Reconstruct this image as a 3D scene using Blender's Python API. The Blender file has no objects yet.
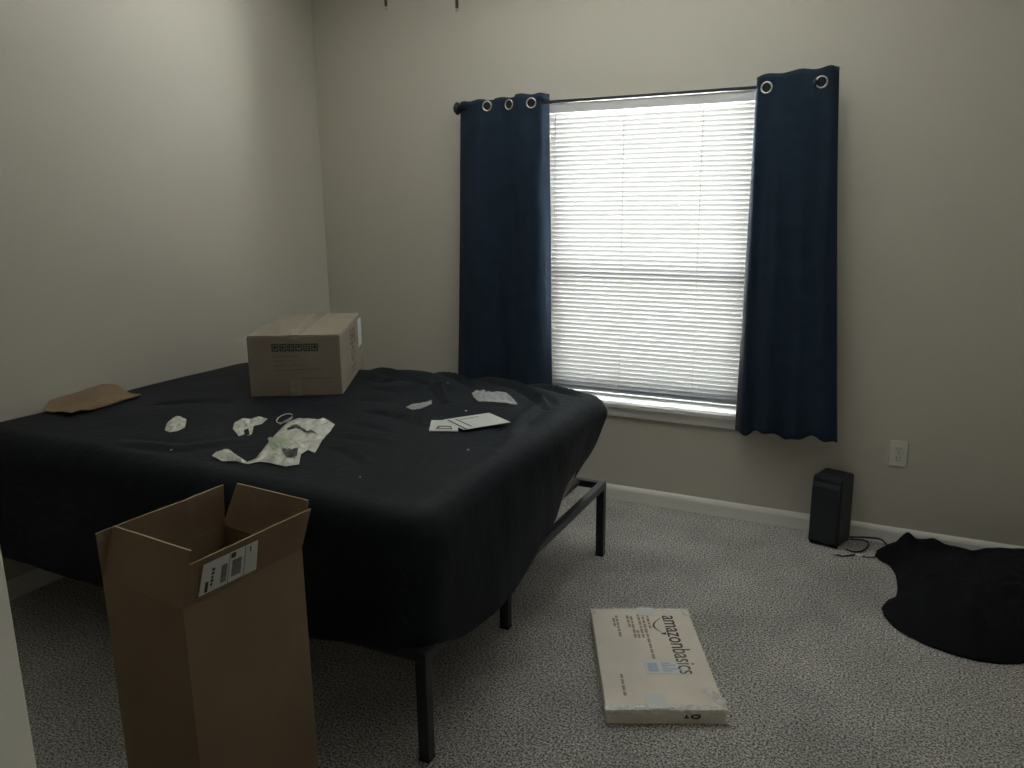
import bpy, bmesh, math, random
from mathutils import Vector, Matrix, noise, geometry
PI = math.pi
sc = bpy.context.scene
C = sc.collection
random.seed(4)

# ------------------------------------------------------------------ survey of the room
# axes of the room seen from the camera (rows: room x, y, z)
RX = Vector((0.89481573, 0.09072914, -0.43711902))
RY = Vector((0.44631669, -0.20440964, 0.87121646))
RZ = Vector((-0.01030662, -0.97467170, -0.22340289))
CAM = Vector((0, 0, 1.55)); FPX = 802.0
WY = 3.83           # window wall
WX = -3.15          # left wall
REAR = -0.22; RIGHT = 1.25; CEIL = 2.74


def ray(px, py):
    d = Vector((px - 512, py - 384, FPX)).normalized()
    return Vector((RX.dot(d), RY.dot(d), RZ.dot(d)))


def onz(px, py, z=0.0):
    r = ray(px, py); t = (z - CAM.z) / r.z
    return CAM + r * t


def ony(px, py, y):
    r = ray(px, py); return CAM + r * (y / r.y)


# ------------------------------------------------------------------ materials
def lin(c):
    return tuple(((v / 255) / 12.92 if v / 255 <= .04045 else (((v / 255) + .055) / 1.055) ** 2.4) for v in c)


def mat(name, col, rough=.6, metal=0.0, var=0.0, vscale=8, bump=0.0, bscale=60, spec=.5, sheen=0.0, alpha=1.0, detail=4, coat=0.0):
    m = bpy.data.materials.new(name); m.use_nodes = True
    nt = m.node_tree; b = nt.nodes['Principled BSDF']
    b.inputs['Base Color'].default_value = (*col, 1)
    b.inputs['Roughness'].default_value = rough
    b.inputs['Metallic'].default_value = metal
    b.inputs['Specular IOR Level'].default_value = spec
    b.inputs['Sheen Weight'].default_value = sheen
    b.inputs['Alpha'].default_value = alpha
    b.inputs['Coat Weight'].default_value = coat
    tc = nt.nodes.new('ShaderNodeTexCoord')
    if var > 0:
        n = nt.nodes.new('ShaderNodeTexNoise'); n.inputs['Scale'].default_value = vscale; n.inputs['Detail'].default_value = detail
        r = nt.nodes.new('ShaderNodeValToRGB')
        r.color_ramp.elements[0].position = .3; r.color_ramp.elements[1].position = .7
        r.color_ramp.elements[0].color = (*[v * (1 - var) for v in col], 1)
        r.color_ramp.elements[1].color = (*[v * (1 + var) for v in col], 1)
        nt.links.new(tc.outputs['Object'], n.inputs['Vector']); nt.links.new(n.outputs['Fac'], r.inputs['Fac'])
        nt.links.new(r.outputs['Color'], b.inputs['Base Color'])
    if bump > 0:
        n2 = nt.nodes.new('ShaderNodeTexNoise'); n2.inputs['Scale'].default_value = bscale; n2.inputs['Detail'].default_value = 3
        bp = nt.nodes.new('ShaderNodeBump'); bp.inputs['Strength'].default_value = bump; bp.inputs['Distance'].default_value = .01
        nt.links.new(tc.outputs['Object'], n2.inputs['Vector']); nt.links.new(n2.outputs['Fac'], bp.inputs['Height'])
        nt.links.new(bp.outputs['Normal'], b.inputs['Normal'])
    return m


M = {}
M['wall'] = mat('wall_paint', (.60, .572, .505), .85, bump=.06, bscale=90, spec=.25)
M['ceil'] = mat('ceiling_paint', (.86, .85, .81), .9, bump=.1, bscale=70, spec=.2)
M['trim'] = mat('trim_paint', (.84, .83, .79), .5, spec=.4)
M['sillm'] = mat('sill_paint', (.78, .77, .74), .45)
M['vinyl'] = mat('window_vinyl', (.80, .80, .80), .4)
M['door'] = mat('door_paint', (.88, .865, .80), .5)
M['kraft'] = mat('kraft_card', (.26, .185, .120), .82, var=.10, vscale=5, spec=.25)
M['kraft_pale'] = mat('pale_kraft_card', (.80, .735, .655), .8, var=.07, vscale=6, spec=.25)
M['kraft_in'] = mat('kraft_inside', (.30, .21, .13), .85, var=.06, vscale=5, spec=.2)
M['kraft_mid'] = mat('carton_card', (.33, .285, .23), .82, var=.08, vscale=6, spec=.25)
M['kraft_edge'] = mat('kraft_edge', (.56, .42, .27), .85, spec=.2)
M['tape'] = mat('clear_tape', (.40, .35, .29), .22, var=.12, vscale=30, bump=.35, bscale=40, spec=.8)
M['ptape'] = mat('glossy_tape_whitened', (.82, .80, .76), .18, var=.2, vscale=60, bump=.8, bscale=70, spec=1.0)  # base whitened to paint in the highlights on clear tape
M['label'] = mat('paper_label', (.72, .73, .74), .6)
M['labelblue'] = mat('pale_blue_print', (.45, .52, .66), .6)
M['ink'] = mat('print_ink', (.05, .045, .04), .7)
M['inkbrown'] = mat('faded_print', (.16, .115, .08), .8)
M['inkdim'] = mat('faint_print', (.22, .17, .12), .8)
M['inkpale'] = mat('pale_print', (.36, .30, .235), .8)
M['frame'] = mat('black_powder_coat', (.012, .015, .022), .32, spec=.7)
M['plastic'] = mat('black_plastic', (.012, .016, .024), .42, spec=.5)
M['plasticf'] = mat('black_speaker_face', (.014, .018, .026), .55, spec=.5)
M['cord'] = mat('cord_rubber', (.012, .012, .014), .5)
M['metal'] = mat('grommet_metal', (.62, .62, .62), .25, metal=1)
M['plug'] = mat('plug_metal', (.75, .75, .74), .35, metal=.3)
M['rod'] = mat('rod_metal', (.012, .014, .022), .35, spec=.6)
M['outlet'] = mat('outlet_plastic', (.72, .71, .66), .4)
M['slot'] = mat('outlet_slot', (.02, .02, .02), .6)
M['mattress'] = mat('mattress_fabric', (.42, .40, .33), .9, bump=.2, bscale=200)
M['heap'] = mat('black_fleece', (.006, .0065, .009), .9, bump=.3, bscale=150, spec=.2)
M['bag'] = mat('pale_plastic_film', (.66, .67, .60), .22, var=.12, vscale=25, bump=.5, bscale=45, spec=1.0)
M['baggreen'] = mat('green_print', (.36, .41, .30), .45)
M['paper'] = mat('paper', (.62, .64, .62), .7)
M['paperdark'] = mat('paper_print', (.09, .10, .10), .7)
M['fanm'] = mat('fan_metal', (.10, .09, .08), .4, metal=.6)
M['blade'] = mat('fan_blade', (.16, .10, .06), .5)
M['glassw'] = mat('frosted_bowl', (.8, .78, .72), .5)
M['ext'] = mat('siding', (.80, .76, .68), .8)
M['extground'] = mat('pavement', (.42, .42, .41), .9)


def fabric(name, col, rough=.85, sheen=.2, spec=.3, bumpw=.15, scale=900):
    m = mat(name, col, rough, spec=spec, sheen=sheen, var=.15, vscale=14, bump=bumpw, bscale=35)
    return m


M['sheet'] = fabric('black_sheet', (.0088, .0130, .0195), .6, 0, .20, .25)
M['lining'] = fabric('curtain_lining', (.040, .050, .058), .8, .03, .2, .1)
M['curtain'] = fabric('navy_curtain', (.0155, .030, .054), .8, .03, .2, .12)

# crinkled clear film
m = mat('clear_film', (.70, .72, .74), .14, spec=1.0, alpha=.34, bump=.5, bscale=25); M['film'] = m

# carpet: twisted pile, speckled beige and grey
m = bpy.data.materials.new('carpet'); m.use_nodes = True; nt = m.node_tree; b = nt.nodes['Principled BSDF']
b.inputs['Roughness'].default_value = .95; b.inputs['Specular IOR Level'].default_value = .1; b.inputs['Sheen Weight'].default_value = .15
tc = nt.nodes.new('ShaderNodeTexCoord')


def nz(scale, detail=2, rough=.6):
    n = nt.nodes.new('ShaderNodeTexNoise'); n.inputs['Scale'].default_value = scale; n.inputs['Detail'].default_value = detail
    n.inputs['Roughness'].default_value = rough; nt.links.new(tc.outputs['Object'], n.inputs['Vector']); return n


n1 = nz(140, 2, .7); n2 = nz(2.6, 3); n3 = nz(80, 2)
r1 = nt.nodes.new('ShaderNodeValToRGB'); e = r1.color_ramp.elements
e[0].position = .39; e[0].color = (.10, .095, .09, 1); e[1].position = .64; e[1].color = (.80, .775, .75, 1)
r2 = nt.nodes.new('ShaderNodeValToRGB'); r2.color_ramp.elements[0].position = .35; r2.color_ramp.elements[0].color = (.84, .84, .84, 1)
r2.color_ramp.elements[1].position = .65; r2.color_ramp.elements[1].color = (1.12, 1.12, 1.12, 1)
mx = nt.nodes.new('ShaderNodeMix'); mx.data_type = 'RGBA'; mx.blend_type = 'MULTIPLY'; mx.inputs[0].default_value = 1
nt.links.new(n1.outputs['Fac'], r1.inputs['Fac']); nt.links.new(n2.outputs['Fac'], r2.inputs['Fac'])
nt.links.new(r1.outputs['Color'], mx.inputs[6]); nt.links.new(r2.outputs['Color'], mx.inputs[7])
nt.links.new(mx.outputs[2], b.inputs['Base Color'])
bp = nt.nodes.new('ShaderNodeBump'); bp.inputs['Strength'].default_value = .8; bp.inputs['Distance'].default_value = .006
ad = nt.nodes.new('ShaderNodeMath'); ad.operation = 'ADD'
nt.links.new(n1.outputs['Fac'], ad.inputs[0]); nt.links.new(n3.outputs['Fac'], ad.inputs[1]); nt.links.new(ad.outputs[0], bp.inputs['Height'])
nt.links.new(bp.outputs['Normal'], b.inputs['Normal'])
M['carpet'] = m

# blind slats: thin white vinyl that lets part of the daylight through
m = bpy.data.materials.new('blind_vinyl'); m.use_nodes = True; nt = m.node_tree
for n in list(nt.nodes): nt.nodes.remove(n)
out = nt.nodes.new('ShaderNodeOutputMaterial')
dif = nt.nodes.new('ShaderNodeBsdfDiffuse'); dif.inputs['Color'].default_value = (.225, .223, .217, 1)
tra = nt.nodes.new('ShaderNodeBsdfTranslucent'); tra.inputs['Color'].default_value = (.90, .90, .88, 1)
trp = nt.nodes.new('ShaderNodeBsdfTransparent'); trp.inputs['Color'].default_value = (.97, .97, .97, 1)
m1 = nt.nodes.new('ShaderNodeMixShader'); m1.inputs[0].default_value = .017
m2 = nt.nodes.new('ShaderNodeMixShader'); m2.inputs[0].default_value = .0
nt.links.new(dif.outputs[0], m1.inputs[1]); nt.links.new(tra.outputs[0], m1.inputs[2])
nt.links.new(m1.outputs[0], m2.inputs[1]); nt.links.new(trp.outputs[0], m2.inputs[2]); nt.links.new(m2.outputs[0], out.inputs['Surface'])
M['slat'] = m
# window glass
m = bpy.data.materials.new('window_glass'); m.use_nodes = True; nt = m.node_tree
for n in list(nt.nodes): nt.nodes.remove(n)
out = nt.nodes.new('ShaderNodeOutputMaterial'); g = nt.nodes.new('ShaderNodeBsdfGlossy'); g.inputs['Roughness'].default_value = .02
t = nt.nodes.new('ShaderNodeBsdfTransparent'); t.inputs['Color'].default_value = (.95, .96, .95, 1)
mx = nt.nodes.new('ShaderNodeMixShader'); mx.inputs[0].default_value = .05
nt.links.new(t.outputs[0], mx.inputs[1]); nt.links.new(g.outputs[0], mx.inputs[2]); nt.links.new(mx.outputs[0], out.inputs['Surface'])
M['glass'] = m
m = bpy.data.materials.new('insect_screen'); m.use_nodes = True; nt = m.node_tree
for n in list(nt.nodes): nt.nodes.remove(n)
out = nt.nodes.new('ShaderNodeOutputMaterial'); g = nt.nodes.new('ShaderNodeBsdfDiffuse'); g.inputs['Color'].default_value = (.10, .11, .12, 1)
t = nt.nodes.new('ShaderNodeBsdfTransparent'); mx = nt.nodes.new('ShaderNodeMixShader'); mx.inputs[0].default_value = .22
nt.links.new(t.outputs[0], mx.inputs[1]); nt.links.new(g.outputs[0], mx.inputs[2]); nt.links.new(mx.outputs[0], out.inputs['Surface'])
M['screen'] = m


# ------------------------------------------------------------------ mesh helpers
def add_box(bm, x0, x1, y0, y1, z0, z1, mi=0, mtx=None):
    vs = [bm.verts.new((x, y, z)) for z in (z0, z1) for y in (y0, y1) for x in (x0, x1)]
    fs = [(0, 2, 3, 1), (4, 5, 7, 6), (0, 1, 5, 4), (2, 6, 7, 3), (0, 4, 6, 2), (1, 3, 7, 5)]
    for f in fs:
        fc = bm.faces.new([vs[i] for i in f]); fc.material_index = mi
    if mtx is not None:
        for v in vs: v.co = mtx @ v.co
    return vs


def add_tube(bm, pts, r, seg=8, caps=True):
    pts = [Vector(p) for p in pts]; rings = []
    up = Vector((0, 0, 1)); prev = None
    for i, p in enumerate(pts):
        d = (pts[min(i + 1, len(pts) - 1)] - pts[max(i - 1, 0)]).normalized()
        if prev is None:
            a = d.cross(up if abs(d.z) < .9 else Vector((1, 0, 0))).normalized()
        else:
            a = (prev - d * prev.dot(d)).normalized()
        prev = a; b2 = d.cross(a)
        rr = r[i] if isinstance(r, (list, tuple)) else r
        rings.append([bm.verts.new(p + (a * math.cos(2 * PI * k / seg) + b2 * math.sin(2 * PI * k / seg)) * rr) for k in range(seg)])
    for i in range(len(rings) - 1):
        for k in range(seg):
            f = bm.faces.new((rings[i][k], rings[i][(k + 1) % seg], rings[i + 1][(k + 1) % seg], rings[i + 1][k])); f.smooth = True
    if caps:
        bm.faces.new(rings[0][::-1]); bm.faces.new(rings[-1])


def add_lathe(bm, prof, c, seg=24):
    rings = []
    for r, z in prof:
        if r < 1e-6: rings.append([bm.verts.new((c[0], c[1], c[2] + z))])
        else: rings.append([bm.verts.new((c[0] + r * math.cos(2 * PI * k / seg), c[1] + r * math.sin(2 * PI * k / seg), c[2] + z)) for k in range(seg)])
    for a, b2 in zip(rings, rings[1:]):
        for k in range(seg):
            k2 = (k + 1) % seg
            if len(a) == 1 and len(b2) == 1: continue
            if len(a) == 1: f = bm.faces.new((a[0], b2[k2], b2[k]))
            elif len(b2) == 1: f = bm.faces.new((a[k], a[k2], b2[0]))
            else: f = bm.faces.new((a[k], a[k2], b2[k2], b2[k]))
            f.smooth = True


def obj(name, bm, mats, parent=None, smooth=False, bevel=0.0, fix=True):
    if fix: bmesh.ops.recalc_face_normals(bm, faces=bm.faces)
    me = bpy.data.meshes.new(name); bm.to_mesh(me); bm.free()
    for mm in (mats if isinstance(mats, (list, tuple)) else [mats]): me.materials.append(mm)
    o = bpy.data.objects.new(name, me); C.objects.link(o)
    if smooth:
        for p in me.polygons: p.use_smooth = True
    if bevel:
        md = o.modifiers.new('bevel', 'BEVEL'); md.width = bevel; md.segments = 2; md.limit_method = 'ANGLE'; md.angle_limit = .7
    if parent is not None:
        o.parent = parent; 
        o.matrix_parent_inverse = PMI.get(parent.name, Matrix.Identity(4))
    return o


PMI = {}


def thing(name, label, cat, loc=(0, 0, 0), group=None):
    """an Empty at the base; children are modelled in room coordinates"""
    o = bpy.data.objects.new(name, None); C.objects.link(o); o.location = loc; o.empty_display_size = .1
    o['label'] = label; o['category'] = cat
    if group: o['group'] = group
    PMI[o.name] = Matrix.Translation(-Vector(loc))
    return o


def tag(o, label, cat, group=None):
    o['label'] = label; o['category'] = cat
    if group: o['group'] = group
    return o


def struct(name, bm, m_, parent=None, **k):
    o = obj(name, bm, m_, parent, **k)
    if parent is None: o['kind'] = 'structure'
    return o


def box(name, d, m_, parent=None, bevel=0.0, **k):
    bm = bmesh.new(); add_box(bm, *d); return obj(name, bm, m_, parent, bevel=bevel, **k)


def sbox(name, d, m_, bevel=0.0):
    o = box(name, d, m_, bevel=bevel); o['kind'] = 'structure'; return o


# ------------------------------------------------------------------ the room
sbox('floor', (WX - .1, RIGHT + .1, -1.6, WY + .12, -.08, 0), M['carpet'])
sbox('ceiling', (WX - .1, RIGHT + .1, -1.6, WY + .12, CEIL, CEIL + .1), M['ceil'])
sbox('wall_left', (WX - .12, WX, REAR - .12, WY + .12, 0, CEIL), M['wall'])
sbox('wall_right', (RIGHT, RIGHT + .12, -1.6, WY + .12, 0, CEIL), M['wall'])
# window wall with its opening
OX0, OX1, OZ0, OZ1 = -1.73, -0.665, .522, 2.012
bm = bmesh.new()
for d in ((WX, OX0, 0, CEIL), (OX1, RIGHT, 0, CEIL), (OX0, OX1, 0, OZ0), (OX0, OX1, OZ1, CEIL)):
    add_box(bm, d[0], d[1], WY, WY + .14, d[2], d[3])
bmesh.ops.remove_doubles(bm, verts=bm.verts, dist=1e-5)
struct('wall_back', bm, M['wall'])
# rear wall with the doorway the picture is taken from
bm = bmesh.new()
for d in ((WX, -.28, 0, CEIL), (.51, RIGHT, 0, CEIL), (-.28, .51, 2.05, CEIL)):
    add_box(bm, d[0], d[1], REAR - .12, REAR, d[2], d[3])
struct('wall_front', bm, M['wall'])
bm = bmesh.new(); add_box(bm, WX, RIGHT, -1.6, -1.5, 0, CEIL); add_box(bm, -1.6, -1.5, -1.5, REAR - .12, 0, CEIL)
struct('wall_hall', bm, M['wall'])
bm = bmesh.new()
for x0, x1, z0, z1 in ((-.34, -.28, 0, 2.11), (.51, .57, 0, 2.11), (-.28, .51, 2.05, 2.11)):
    add_box(bm, x0, x1, REAR, REAR + .012, z0, z1)
struct('trim_1', bm, M['trim'], bevel=.004)


def baseboard(name, x0, y0, x1, y1, nx, ny):
    """profiled board; (nx,ny) points into the room"""
    prof = [(0, 0), (.014, 0), (.014, .058), (.010, .068), (.006, .074), (0, .080)]
    bm = bmesh.new(); a = []; b_ = []
    for d, z in prof:
        a.append(bm.verts.new((x0 + nx * d, y0 + ny * d, z))); b_.append(bm.verts.new((x1 + nx * d, y1 + ny * d, z)))
    n = len(prof)
    for i in range(n): bm.faces.new((a[i], a[(i + 1) % n], b_[(i + 1) % n], b_[i]))
    bm.faces.new(a[::-1]); bm.faces.new(b_)
    struct(name, bm, M['trim'])


baseboard('baseboard_back', WX, WY, RIGHT, WY, 0, -1)
baseboard('baseboard_left', WX, REAR, WX, WY, 1, 0)
baseboard('baseboard_right', RIGHT, REAR, RIGHT, WY, -1, 0)

# the open door leaf close by on the left
hinge = Vector((-.27, REAR + .02, 0)); e0 = ray(20, 660); edge = Vector((e0.x, e0.y, 0)) * (1.0 / math.hypot(e0.x, e0.y)) * .838
dv = (edge - hinge); L = dv.length; ang = math.atan2(dv.y, dv.x)
T = Matrix.Translation(hinge) @ Matrix.Rotation(ang, 4, 'Z')
droot = bpy.data.objects.new('door_1', None); C.objects.link(droot); droot['kind'] = 'structure'
bm = bmesh.new(); add_box(bm, 0, L, 0, .035, .012, 2.03, mtx=T)
obj('door_leaf', bm, M['door'], droot, bevel=.002)
for (z0, z1) in ((.18, .95), (1.10, 1.90)):
    for (a0, a1) in ((.10, L / 2 - .04), (L / 2 + .04, L - .10)):
        for yy in (-.004, .031):
            bm = bmesh.new(); add_box(bm, a0, a1, yy, yy + .008, z0, z1, mtx=T); obj('panel', bm, M['door'], droot, bevel=.004)
bm = bmesh.new()
for s in (-1, 1):
    c = T @ Vector((L - .07, .0175 + s * .0175, .91)); n_ = (T.to_3x3() @ Vector((0, s, 0)))
    add_tube(bm, [c, c + n_ * .02, c + n_ * .035, c + n_ * .05, c + n_ * .058], [.012, .012, .026, .026, .01], 16)
obj('door_knob', bm, M['metal'], droot)

# ------------------------------------------------------------------ window
w = bpy.data.objects.new('window_1', None); C.objects.link(w); w['kind'] = 'structure'
bm = bmesh.new(); Y0, Y1 = WY + .075, WY + .13
for d in ((OX0, OX0 + .035, OZ0, OZ1), (OX1 - .035, OX1, OZ0, OZ1), (OX0 + .035, OX1 - .035, OZ0, OZ0 + .035), (OX0 + .035, OX1 - .035, OZ1 - .035, OZ1)):
    add_box(bm, d[0], d[1], Y0, Y1, d[2], d[3])
obj('window_frame', bm, M['vinyl'], w, bevel=.003)
MZ = 1.155
for nm, z0, z1, y0, y1 in (('upper_sash', MZ - .02, OZ1 - .035, WY + .105, WY + .125), ('lower_sash', OZ0 + .035, MZ + .02, WY + .082, WY + .102)):
    bm = bmesh.new(); a, b_ = OX0 + .035, OX1 - .035
    for d in ((a, a + .03, z0, z1), (b_ - .03, b_, z0, z1), (a + .03, b_ - .03, z0, z0 + .038), (a + .03, b_ - .03, z1 - .038, z1)):
        add_box(bm, d[0], d[1], y0, y1, d[2], d[3])
    sa = obj(nm, bm, M['vinyl'], w, bevel=.002)
    box('glass_pane', (a + .03, b_ - .03, (y0 + y1) / 2 - .002, (y0 + y1) / 2 + .002, z0 + .038, z1 - .038), M['glass'], sa)
box('insect_screen', (OX0 + .035, OX1 - .035, WY + .127, WY + .128, OZ0 + .035, MZ), M['screen'], w)
# sill board and apron
bm = bmesh.new(); add_box(bm, OX0 - .035, OX1 + .035, WY - .028, WY, OZ0 - .016, OZ0 + .004); add_box(bm, OX0, OX1, WY, WY + .075, OZ0 - .016 + .016, OZ0 + .004)
obj('window_sill', bm, M['sillm'], w, bevel=.004)
box('window_apron', (OX0 - .02, OX1 + .02, WY - .014, WY, OZ0 - .066, OZ0 - .016), M['trim'], w, bevel=.004)

# ------------------------------------------------------------------ blind
BY = WY + .030
blind = thing('window_blind', 'white horizontal mini blind, lowered and closed, glowing between the two dark curtains', 'blind', (-1.19, BY, OZ0))
bx0, bx1 = OX0 + .008, OX1 - .008
box('headrail', (bx0, bx1, BY - .024, BY + .018, 1.967, 2.0115), M['vinyl'], blind, bevel=.002)
bm = bmesh.new(); pitch = .0222; tilt = math.radians(65); n = 0
z = 1.955
while z > OZ0 + .05:
    pr = []
    for k in range(5):
        s = (k / 4 - .5) * .0285; cv = .0028 * (1 - (2 * (k / 4) - 1) ** 2)
        # room-side edge high, slat crowned toward the room
        yy = -(s * math.cos(tilt)) ; zz = s * math.sin(tilt)
        pr.append((BY + yy - cv * math.sin(tilt), z + zz + cv * math.cos(tilt)))
    va = [bm.verts.new((bx0 + .004, p[0], p[1])) for p in pr]; vb = [bm.verts.new((bx1 - .004, p[0], p[1])) for p in pr]
    for k in range(4):
        f = bm.faces.new((va[k], va[k + 1], vb[k + 1], vb[k])); f.smooth = True
    z -= pitch; n += 1
zlast = z + pitch
obj('slats', bm, M['slat'], blind, fix=False)
box('bottom_rail', (bx0 + .004, bx1 - .004, BY - .012, BY + .012, zlast - .030, zlast - .015), M['vinyl'], blind, bevel=.002)
for xx in (-1.673, -1.314, -.934):
    bm = bmesh.new(); add_tube(bm, [(xx, BY - .014, 1.97), (xx, BY - .015, 1.3), (xx, BY - .014, zlast - .015)], .0011, 6)
    obj('ladder_cord', bm, M['inkdim'], blind)

# ------------------------------------------------------------------ curtain rod
RY_, RZ_ = 3.745, 2.010
rod = thing('curtain_rod', 'thin dark metal curtain rod carrying the two curtains above the window', 'curtain rod', (-1.26, RY_, RZ_))
bm = bmesh.new(); add_tube(bm, [(-2.158, RY_, RZ_), (-1.2, RY_, RZ_ + .001), (-.46, RY_, RZ_ + .003)], .008, 12); obj('rod', bm, M['rod'], rod)
for xe, s, zz in ((-2.158, -1, RZ_), (-.46, 1, RZ_ + .003)):
    bm = bmesh.new(); add_tube(bm, [(xe, RY_, zz), (xe + s * .006, RY_, zz), (xe + s * .018, RY_, zz), (xe + s * .03, RY_, zz), (xe + s * .036, RY_, zz)], [.012, .026, .033, .022, .004], 14)
    obj('finial', bm, M['rod'], rod)
for xb, zz in ((-2.145, RZ_), (-.475, RZ_)):
    bm = bmesh.new(); add_box(bm, xb - .006, xb + .006, RY_ + .006, WY, zz - .006, zz + .006); add_box(bm, xb - .012, xb + .012, WY - .005, WY, zz - .04, zz + .03)
    obj('bracket', bm, M['rod'], rod, bevel=.002)


# ------------------------------------------------------------------ curtains
def catmull(pts, n):
    out_ = []
    P = [Vector(p) for p in pts]; P = [P[0] * 2 - P[1]] + P + [P[-1] * 2 - P[-2]]
    seg = len(P) - 3
    for i in range(n + 1):
        t_ = i / n * seg; k = min(int(t_), seg - 1); u = t_ - k
        a, b_, c, d = P[k:k + 4]
        out_.append(.5 * ((2 * b_) + (c - a) * u + (2 * a - 5 * b_ + 4 * c - d) * u * u + (3 * b_ - a - 3 * c + d) * u ** 3))
    return out_


def curtain(label, top, bot, z0f, z1f, rings, seed, linw=0.0):
    root = thing('curtain', label, 'curtain', ((top[0][0] + top[-1][0]) / 2, RY_, 2.0))
    N, Mz = 220, 70
    A = catmull([(x, y, 0) for x, y in top], N); B = catmull([(x, y, 0) for x, y in bot], N)
    bm = bmesh.new(); g_ = []
    for j in range(Mz + 1):
        v = j / Mz; e_ = v ** 1.15; row = []
        for i in range(N + 1):
            p = A[i].lerp(B[i], e_); u = i / N
            wob = noise.noise(Vector((u * 5 + seed, v * 2.2, seed))) * .010 * min(1, v * 4)
            wob += noise.noise(Vector((u * 14 + seed, v * 5, seed + 3))) * .0035 * min(1, v * 4)
            zz = z1f(u) + (z0f(u) - z1f(u)) * v
            row.append(bm.verts.new((p.x, RY_ + p.y + wob, zz)))
        g_.append(row)
    for j in range(Mz):
        for i in range(N):
            f = bm.faces.new((g_[j][i], g_[j][i + 1], g_[j + 1][i + 1], g_[j + 1][i])); f.smooth = True; f.material_index = 1 if (i / N < linw * min(1, j / Mz * 3.0)) else 0
    # cut out the grommet holes is not needed: the ring sits over a dark eye
    o = obj('panel', bm, [M['curtain'], M['lining']], root, fix=False)
    md = o.modifiers.new('thick', 'SOLIDIFY'); md.thickness = .0022; md.offset = 0
    # hem stitched at the foot
    for u, dz in rings:
        i = int(u * N); v = .018 / .02
        p = A[i]; tn = (A[min(i + 2, N)] - A[max(i - 2, 0)]).normalized(); nn = Vector((-tn.y, tn.x, 0))
        if nn.y > 0: nn = -nn
        c = Vector((p.x, RY_ + p.y, RZ_ + dz)) + nn * .004
        bm = bmesh.new(); R_, r_ = .0225, .0045; n1_, n2_ = 28, 8; rg = []
        zz = Vector((0, 0, 1))
        for a in range(n1_):
            th = 2 * PI * a / n1_; d = tn * math.cos(th) + zz * math.sin(th)
            rg.append([bm.verts.new(c + d * (R_ + r_ * math.cos(2 * PI * q / n2_)) + nn * (r_ * .7 * math.sin(2 * PI * q / n2_))) for q in range(n2_)])
        for a in range(n1_):
            for q in range(n2_):
                bm.faces.new((rg[a][q], rg[a][(q + 1) % n2_], rg[(a + 1) % n1_][(q + 1) % n2_], rg[(a + 1) % n1_][q])).smooth = True
        ring = obj('grommet', bm, M['metal'], root)
        bm = bmesh.new(); vs = [bm.verts.new(c + (tn * math.cos(2 * PI * a / 24) + zz * math.sin(2 * PI * a / 24)) * R_ - nn * .002) for a in range(24)]
        f = bm.faces.new(vs); r2_ = bmesh.ops.extrude_face_region(bm, geom=[f])
        for v_ in [q for q in r2_['geom'] if isinstance(q, bmesh.types.BMVert)]: v_.co -= nn * .004
        obj('grommet_eye', bm, M['rod'], ring)
    return root


def xat(px, py): return ony(px, py, RY_).x


lx = [xat(p, 108) for p in (459, 468, 479, 489, 500, 511, 522, 533, 541, 548)]
top = list(zip(lx, (.016, -.004, -.030, -.016, -.013, -.016, -.034, -.018, -.011, .018)))
bx_ = [xat(459, 372) + (xat(551, 386) - xat(459, 372)) * t_ for t_ in (0, .10, .22, .34, .45, .56, .68, .80, .92, 1)]
bot = list(zip([bx_[0] - .012, *bx_[1:]], (.0, -.03, -.045, -.02, .02, .01, -.035, -.05, -.03, .015)))
curtain('dark navy grommet curtain on the left of the window, its foot behind the bed', top, bot,
        lambda u: .47 + .008 * math.sin(u * 21), lambda u: 2.046 + (.008 if u > .62 else (0 if u > .4 else -.004)) + .003 * math.sin(u * 30), [(3 / 9, 0), (5 / 9, 0), (7 / 9, 0)], 1.3)
rx = [xat(p, 82) for p in (765, 757, 759, 768, 782, 797, 810, 822, 832, 838)]
top = list(zip(rx, (.036, .012, -.012, -.015, -.028, -.032, -.027, -.016, -.012, .012)))
b0, b1 = xat(734, 434), xat(838, 436)
fr = (.12, .0, .09, .2, .33, .48, .6, .74, .88, 1.0)
bot = list(zip([b0 + (b1 - b0) * t_ for t_ in fr], (.055, .02, -.030, -.005, -.050, -.02, -.058, -.035, -.045, -.015)))
curtain('dark navy grommet curtain on the right of the window, hanging free above the baseboard', top, bot,
        lambda u: .474 + .012 * math.sin(u * 17 + .6) + .006 * math.sin(u * 41) + .012 * u, lambda u: 2.052 + .026 * u + .004 * math.sin(u * 24), [(3 / 9, -.003), (7 / 9, .004)], 7.7, .20)

# ------------------------------------------------------------------ bed frame
FX1, FX0 = -1.115, -3.10; FY0, FY1 = 1.632, 3.146; FZ = .344; RW = .031
bf = thing('bed_frame', 'black steel platform bed frame with square legs under the black-sheeted mattress', 'bed frame', ((FX0 + FX1) / 2, (FY0 + FY1) / 2, 0))
box('foot_rail', (FX1 - RW, FX1, FY0, FY1, FZ - RW, FZ), M['frame'], bf, bevel=.003)
box('head_rail', (FX0, FX0 + RW, FY0, FY1, FZ - RW, FZ), M['frame'], bf, bevel=.003)
box('side_rail', (FX0 + RW, FX1 - RW, FY0, FY0 + RW, FZ - RW, FZ), M['frame'], bf, bevel=.003)
box('side_rail', (FX0 + RW, FX1 - RW, FY1 - RW, FY1, FZ - RW, FZ), M['frame'], bf, bevel=.003)
box('center_beam', (FX0 + RW, FX1 - RW, 2.375, 2.413, FZ - RW, FZ - .004), M['frame'], bf, bevel=.003)
LG = .035
bf.rotation_euler.z = math.radians(1.0)
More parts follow.
